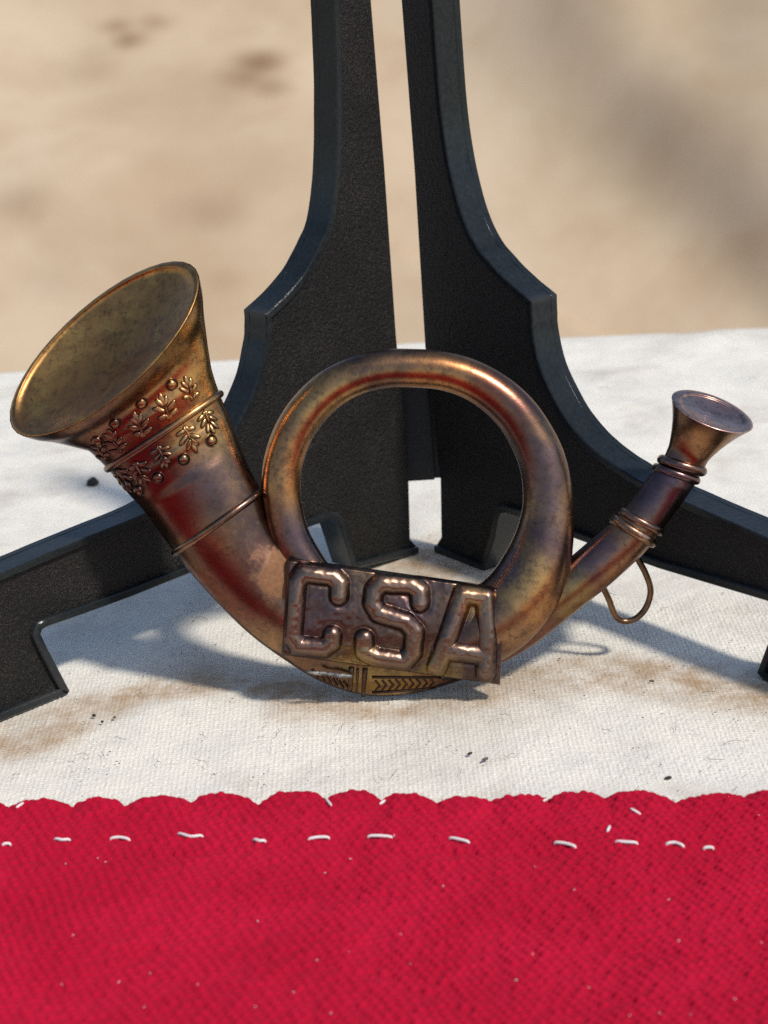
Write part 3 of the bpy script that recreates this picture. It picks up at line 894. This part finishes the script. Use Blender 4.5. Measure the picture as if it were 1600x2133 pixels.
    mesh('coil', V, Fc, M_COIL, root)
    # ---- raised bands
    def band(pos, r, grow=1.0, lift=0.0):
        k = pos * 6
        i = int(k)
        rr = R[i] + (R[min(i + 1, len(R) - 1)] - R[i]) * (k - i)
        pts = row_pts(rr, grow, 30, True)
        a = np.array(pts[0]); b = np.array(pts[-1])
        pts = [(a[0], a[1], a[2] - 0.06)] + pts + [(b[0], b[1], b[2] - 0.06)]
        return mesh('band', *tube3(pts, r * PX, 10), M_HORN, root)
    band(5.0, 8, 1.0)
    band(9.0, 8, 1.0)
    for p_, r_ in ((23.80, 11), (24.40, 9), (27.55, 9), (28.10, 11)):
        band(p_, r_, 0.955)
    # fix outward normals, then a tree for laying ornaments on the surface
    for ch in root.children:
        b2 = bmesh.new()
        b2.from_mesh(ch.data)
        bmesh.ops.recalc_face_normals(b2, faces=b2.faces[:])
        b2.to_mesh(ch.data)
        b2.free()
    tree = BVHTree.FromPolygons([Vector(v.co) / CM for v in horn_o.data.vertices], [tuple(p.vertices) for p in horn_o.data.polygons])
    def srf(u, v):
        h = tree.ray_cast(Vector((u, v, 6)), Vector((0, 0, -1)))
        if h[0] is None:
            return None, None
        nn = h[1] if h[1].z > 0 else -h[1]
        return h[0], nn
    # ---- oak leaves and acorn beads either side of the first band
    def z1(x, y):                                          # positions noted from an enlarged view of the bell
        return (x / 2.857, 520 + y / 2.857)
    def leaf(c, tip, size):
        c, t_ = uv(*c), uv(*tip)
        ang = math.atan2(*(t_ - c)[::-1])
        parts = []
        for da, off, ln, wd in ((0, .18, .58, .10), (0.5, .10, .56, .10), (-0.5, .10, .56, .10), (0.95, -.08, .56, .10), (-0.95, -.08, .56, .10), (1.35, -.26, .48, .095), (-1.35, -.26, .48, .095), (0.45, -.42, .3, .07), (-0.45, -.42, .3, .07), (0, -.5, .8, .05)):
            da *= random.uniform(0.88, 1.12)
            ln *= random.uniform(0.86, 1.1)
            b = c + np.array((math.cos(ang), math.sin(ang))) * off * size
            dd = np.array((math.cos(ang + da), math.sin(ang + da)))
            mid = b + dd * ln * size * 0.5
            p, n_ = srf(*mid)
            if p is None or n_.z < 0.4:
                continue
            ax = Vector((dd[0], dd[1], 0))
            ax = (ax - n_ * ax.dot(n_)).normalized()
            ay = n_.cross(ax)
            parts.append(ellipsoid(p + n_ * 0.006, ax * ln * size * 0.5, ay * wd * size * 1.2, n_ * 0.018, 7, 10))
        if parts:
            mesh('leaf', *join(parts), M_HORN, root)
    for c in ((1160, 835), (1025, 940), (878, 1045), (732, 1140), (640, 1190)):
        leaf(z1(*c), z1(c[0] - 30 - (1160 - c[0]) * 0.02, c[1] - 90), 0.235 + random.uniform(-0.02, 0.02))
    for c in ((1255, 1000), (1150, 1095), (995, 1200), (860, 1300), (755, 1345)):
        leaf(z1(*c), z1(c[0] + 40, c[1] + 90), 0.235 + random.uniform(-0.02, 0.02))
    for c in ((1060, 795), (890, 902), (735, 1017), (622, 1120), (1277, 1125), (1120, 1230), (970, 1338), (850, 1416)):
        q = uv(*z1(*c))
        p, n_ = srf(*q)
        if p is None:
            continue
        ax = n_.cross(Vector((0.3, 1, 0))).normalized()
        ay = n_.cross(ax)
        r = 0.056
        mesh('bead', *join([ellipsoid(p + n_ * 0.006, ax * r, ay * r, n_ * 0.038, 8, 14), tube3([p + n_ * 0.002 + (ax * math.cos(a) + ay * math.sin(a)) * r * 1.12 for a in np.linspace(0, 6.2832, 15)], 0.008, 6, False)]), M_HORN, root)
    # ---- stamped collar below the plate
    def ridge(pa, pb, r, name=None):
        a, b = uv(*pa), uv(*pb)
        pts = []
        for t in np.linspace(0, 1, 7):
            p, n_ = srf(*(a + (b - a) * t))
            if p is not None:
                pts.append(p + n_ * 0.004)
        return tube3(pts, [r * PX * k for k in np.linspace(1, 0.8, len(pts))], 8) if len(pts) > 2 else None
    parts = [ridge((733, 1380), (729, 1443), 6), ridge((761, 1382), (757, 1444), 6), ridge((746, 1382), (743, 1444), 3)]
    mesh('collar_bars', *join([p for p in parts if p]), M_WIRE, root)
    parts = []
    for k in range(6):
        x, y = 652 + k * 13, 1386 + k * 5
        parts.append(ridge((x, y), (x + 12, y + 20), 3.2))
    for k in range(9):
        x, y = 782 + k * 14, 1420 - k * 0.6
        parts += [ridge((x, y - 11), (x + 9, y), 2.4), ridge((x + 9, y), (x, y + 11), 2.4)]
    parts += [ridge((775, 1401), (925, 1404), 3), ridge((775, 1436), (905, 1428), 3)]
    mesh('collar_scales', *join([p for p in parts if p]), M_BRASS, root)
    # ---- plate with raised letters, pressed from one sheet
    TLc, TRc, BRc, BLc = [np.array(p, float) for p in ((599, 1165), (1055, 1228), (1043, 1430), (586, 1366))]
    NX, NY = 300, 140
    ii, jj = np.meshgrid(np.linspace(0, 1, NX), np.linspace(0, 1, NY))
    ii, jj = ii.ravel(), jj.ravel()
    P = (TLc * ((1 - ii) * (1 - jj))[:, None] + TRc * (ii * (1 - jj))[:, None] + BRc * (ii * jj)[:, None] + BLc * ((1 - ii) * jj)[:, None])
    Z = lambda pts: [(500 + x / 2.2857, 1080 + y / 2.2857) for x, y in pts]
    C_ = [[(472, 368), (474, 305), (440, 275), (300, 258), (272, 300), (252, 560), (280, 606), (400, 618), (436, 590), (440, 556)]]
    S_ = [[(858, 400), (856, 345), (815, 316), (672, 308), (640, 340), (632, 400), (660, 450), (790, 492), (832, 540), (822, 640), (780, 686), (650, 664), (594, 636), (592, 572)]]
    A_ = [[(1062, 362), (1000, 540), (938, 712)], [(1062, 362), (1172, 376)], [(1172, 376), (1176, 560), (1170, 738)], [(1005, 632), (1172, 652)]]
    hw = {'C': 40 / 2.2857, 'S': 41 / 2.2857, 'A': 42 / 2.2857}
    sd = {}
    for nm, strokes in (('C', C_), ('S', S_), ('A', A_)):
        d = np.full(len(P), 1e9)
        for st in strokes:
            d = np.minimum(d, poly_dist(P, Z(st)))
        sd[nm] = d - hw[nm]
    allsd = np.minimum(np.minimum(sd['C'], sd['S']), sd['A'])
    def prof(s):                                           # height from the signed distance: soft foot, pillowed top
        x = np.clip((4.5 - s[0]) / (0.90 * (s[1] + 4.5)), 0, 1)
        return (x * x * (3 - 2 * x)) ** 0.42
    dome = np.maximum.reduce([prof((sd[k], hw[k])) for k in 'CSA'])
    edge = np.minimum(np.minimum(ii * 444, (1 - ii) * 444), np.minimum(jj * 196, (1 - jj) * 196))
    lipz = -0.05 * np.clip(1 - edge / 5.0, 0, 1) ** 2
    base_n = 0.385 + 0.05 * (1 - (2 * jj - 1) ** 2) + 0.012 * np.sin(ii * 5 + 1)
    hz = base_n + 0.075 * dome * (1 + 0.14 * vnoise(P[:, 0] * 0.03, P[:, 1] * 0.03, 51)) + lipz - 0.006 * np.exp(-((allsd - 6) / 4.0) ** 2) + 0.022 * vnoise(P[:, 0] * 0.02, P[:, 1] * 0.025, 52) + 0.006 * vnoise(P[:, 0] * 0.11, P[:, 1] * 0.11, 53)
    U = np.array([uv(*p, 0.42) for p in P])
    VV = np.column_stack([U, hz])
    grid = VV.reshape(NY, NX, 3)
    du = np.gradient(grid, axis=1)
    dv = np.gradient(grid, axis=0)
    nrm = np.cross(dv, du)
    nrm /= np.linalg.norm(nrm, axis=2)[:, :, None]
    nrm = nrm.reshape(-1, 3)
    if nrm[:, 2].mean() < 0:
        nrm = -nrm
    F = np.array(grid_faces(NY, NX, flip=True))
    fs = {k: sd[k][F].mean(axis=1) for k in sd}
    owner = np.full(len(F), '', dtype=object)
    fa = np.minimum(np.minimum(fs['C'], fs['S']), fs['A'])
    for k in fs:
        owner[(fs[k] < 3.0) & (fs[k] <= fa + 1e-9)] = k
    def sub(name, mask, parent, extra=None):
        Fm = F[mask]
        idx, inv = np.unique(Fm, return_inverse=True)
        inv = inv.reshape(Fm.shape)
        Vs = [tuple(v) for v in VV[idx]]
        Fs = [tuple(int(q) for q in f) for f in inv]
        nv = [tuple(v) for v in nrm[idx]]
        if extra is not None:
            o_ = len(Vs)
            Vs += extra[0]
            nv += extra[2]
            Fs += [tuple(q + o_ for q in f) for f in extra[1]]
        o = mesh(name, Vs, Fs, M_PLATE2, parent)
        rel = np.zeros(len(Vs), np.float32)
        rel[:len(idx)] = dome[idx]
        at_ = o.data.attributes.new('relief', 'FLOAT', 'POINT')
        at_.data.foreach_set('value', rel)
        o.data.normals_split_custom_set_from_vertices(nv)
        return o
    # plate edge and back
    per = [j for j in range(NX)] + [k * NX + NX - 1 for k in range(1, NY)] + [(NY - 1) * NX + j for j in range(NX - 2, -1, -1)] + [k * NX for k in range(NY - 2, 0, -1)]
    ce = VV.mean(axis=0)
    ev, en = [], []
    for lev, dz in ((0, 0.0), (1, -0.085), (2, -0.085)):
        for i in per:
            v = VV[i].copy()
            nn = np.array((v[0] - ce[0], (v[1] - ce[1]) * 2.2, 0.15))
            nn /= np.linalg.norm(nn)
            if lev == 2:
                v[:2] = ce[:2] + (v[:2] - ce[:2]) * 0.9
                nn = np.array((0, 0, -1.0))
            v[2] += dz
            ev.append(tuple(v)); en.append(tuple(nn))
    ef = grid_faces(3, len(per), True, flip=False)
    plate = sub('name_plate', owner == '', root, (ev, ef, en))
    for k in 'CSA':
        lo = sub('letter', owner == k, plate)
        lo['label'] = 'raised letter ' + k
    # ---- solder where the plate joins the coil, and at the far corner
    parts = []
    for k, (xa, ya, xb, yb, r) in enumerate(((1052, 1236, 1046, 1328, 5), (1060, 1244, 1054, 1322, 4), (1068, 1262, 1060, 1316, 4), (1030, 1218, 1052, 1226, 8), (1020, 1216, 1046, 1222, 6), (640, 1388, 735, 1398, 5))):
        a, b = uv(xa, ya), uv(xb, yb)
        zz = 0.385 - 0.03 * k if k < 5 else 0.33
        pts = [(a[0] + (b[0] - a[0]) * t, a[1] + (b[1] - a[1]) * t, zz + 0.012 * math.sin(t * 13 + k)) for t in np.linspace(0, 1, 12)]
        parts.append(tube3(pts, [r * PX * (0.75 + 0.4 * noise.noise(Vector((k * 3.1, t * 5, 0))) + 0.2 * math.sin(math.pi * t)) for t in np.linspace(0, 1, 12)], 8))
    mesh('solder', *join(parts), M_SOLDER, root)
    # ---- wire loop on the back
    lp = [(1225, 1175, -.02), (1246, 1205, -.05), (1262, 1232, -.12), (1275, 1258, -.2), (1284, 1281, -.25), (1295, 1297, -.28), (1312, 1303, -.3), (1334, 1296, -.3), (1352, 1276, -.28), (1361, 1250, -.25), (1360, 1226, -.2), (1348, 1196, -.14), (1332, 1168, -.07), (1318, 1140, -.03)]
    pts = [(*uv(x, y), z) for x, y, z in lp]
    mesh('wire_loop', *tube3(catmull(pts, 5), 6.8 * PX, 10), M_WIRE, root)
    for name in ('leaf', 'bead', 'collar', 'solder', 'wire'):
        pass
    return root
horn()

# ------------------------------------------------------------------ crumbs and lint on the white cloth
def crumb(px, py, r, label, mat, name='crumb', long=1.0, ang=0.0, group=None):
    g = G(px, py)
    bm = bmesh.new()
    bmesh.ops.create_icosphere(bm, subdivisions=3, radius=1.0)
    for v in bm.verts:
        d = 1 + 0.28 * noise.noise(v.co * 1.3 + Vector((px, py, 0))) + 0.12 * noise.noise(v.co * 3.1 + Vector((py, px, 0)))
        v.co = Vector((v.co.x * d * r * long, v.co.y * d * r, v.co.z * d * r * 0.8)) * CM
    me = bpy.data.meshes.new(name)
    bm.to_mesh(me)
    bm.free()
    me.polygons.foreach_set('use_smooth', [True] * len(me.polygons))
    o = link(name, me, mat)
    o.location = (g + Vector((0, 0, r * 0.6))) * CM
    o.rotation_euler.z = ang
    tag(o, label, 'crumb', group)
crumb(194, 1012, 0.085, 'black crumb lying alone on the white cloth beyond the stand arm, below the bell', M_CRUMB)
crumb(196, 1492, 0.019, 'dark crumb nearest the foot of the stand on the white cloth', M_CRUMB)
crumb(213, 1505, 0.016, 'dark crumb just in front of the crumb by the stand foot', M_CRUMB)
crumb(239, 1496, 0.016, 'reddish brown crumb beside two darker crumbs on the white cloth', M_HUSK)
crumb(979, 1571, 0.016, 'small bent husk on the white cloth between horn and red hem', M_CRUMB, 'husk', 1.9, 0.4)
crumb(1011, 1583, 0.018, 'larger slanted husk beside the small bent one on the white cloth', M_HUSK, 'husk', 2.2, 0.7)
crumb(1392, 1622, 0.018, 'dark husk lying close to the red hem', M_CRUMB, 'husk', 2.0, 0.3)
crumb(1358, 1420, 0.014, 'tiny brown husk on the brown stain in front of the wire loop', M_HUSK, 'husk', 2.0, -0.3)

def lint():
    dark, pale = [], []
    for k in range(420):
        px, py = random.uniform(0, 1600), random.uniform(1180, 1650) if k < 330 else random.uniform(760, 1180)
        p = G(px, py, 0.012)
        if k % 3 == 0:                                   # fibre
            L = random.uniform(0.04, 0.22)
            a = random.uniform(0, 6.28)
            pts = []
            q = p.copy()
            for i in range(7):
                pts.append(q + Vector((0, 0, 0.012 + 0.01 * math.sin(i))))
                q = q + Vector((math.cos(a), math.sin(a), 0)) * L / 6
                a += random.uniform(-0.7, 0.7)
            (dark if random.random() < 0.7 else pale).append(tube3(pts, 0.0022, 4))
        else:
            r = random.uniform(0.003, 0.008)
            a = random.uniform(0, 3.14)
            dark.append(ellipsoid(p, Vector((math.cos(a), math.sin(a), 0)) * r * random.uniform(1, 2.2), Vector((-math.sin(a), math.cos(a), 0)) * r, Vector((0, 0, r * 0.7)), 4, 6))
    tag(mesh('cloth_specks', *join(dark), M_LINT_D), 'dark specks and hairs scattered over the white cloth', 'specks', kind='stuff')
    tag(mesh('cloth_lint', *join(pale), M_LINT_L), 'pale fibres scattered over the white cloth', 'lint', kind='stuff')
lint()
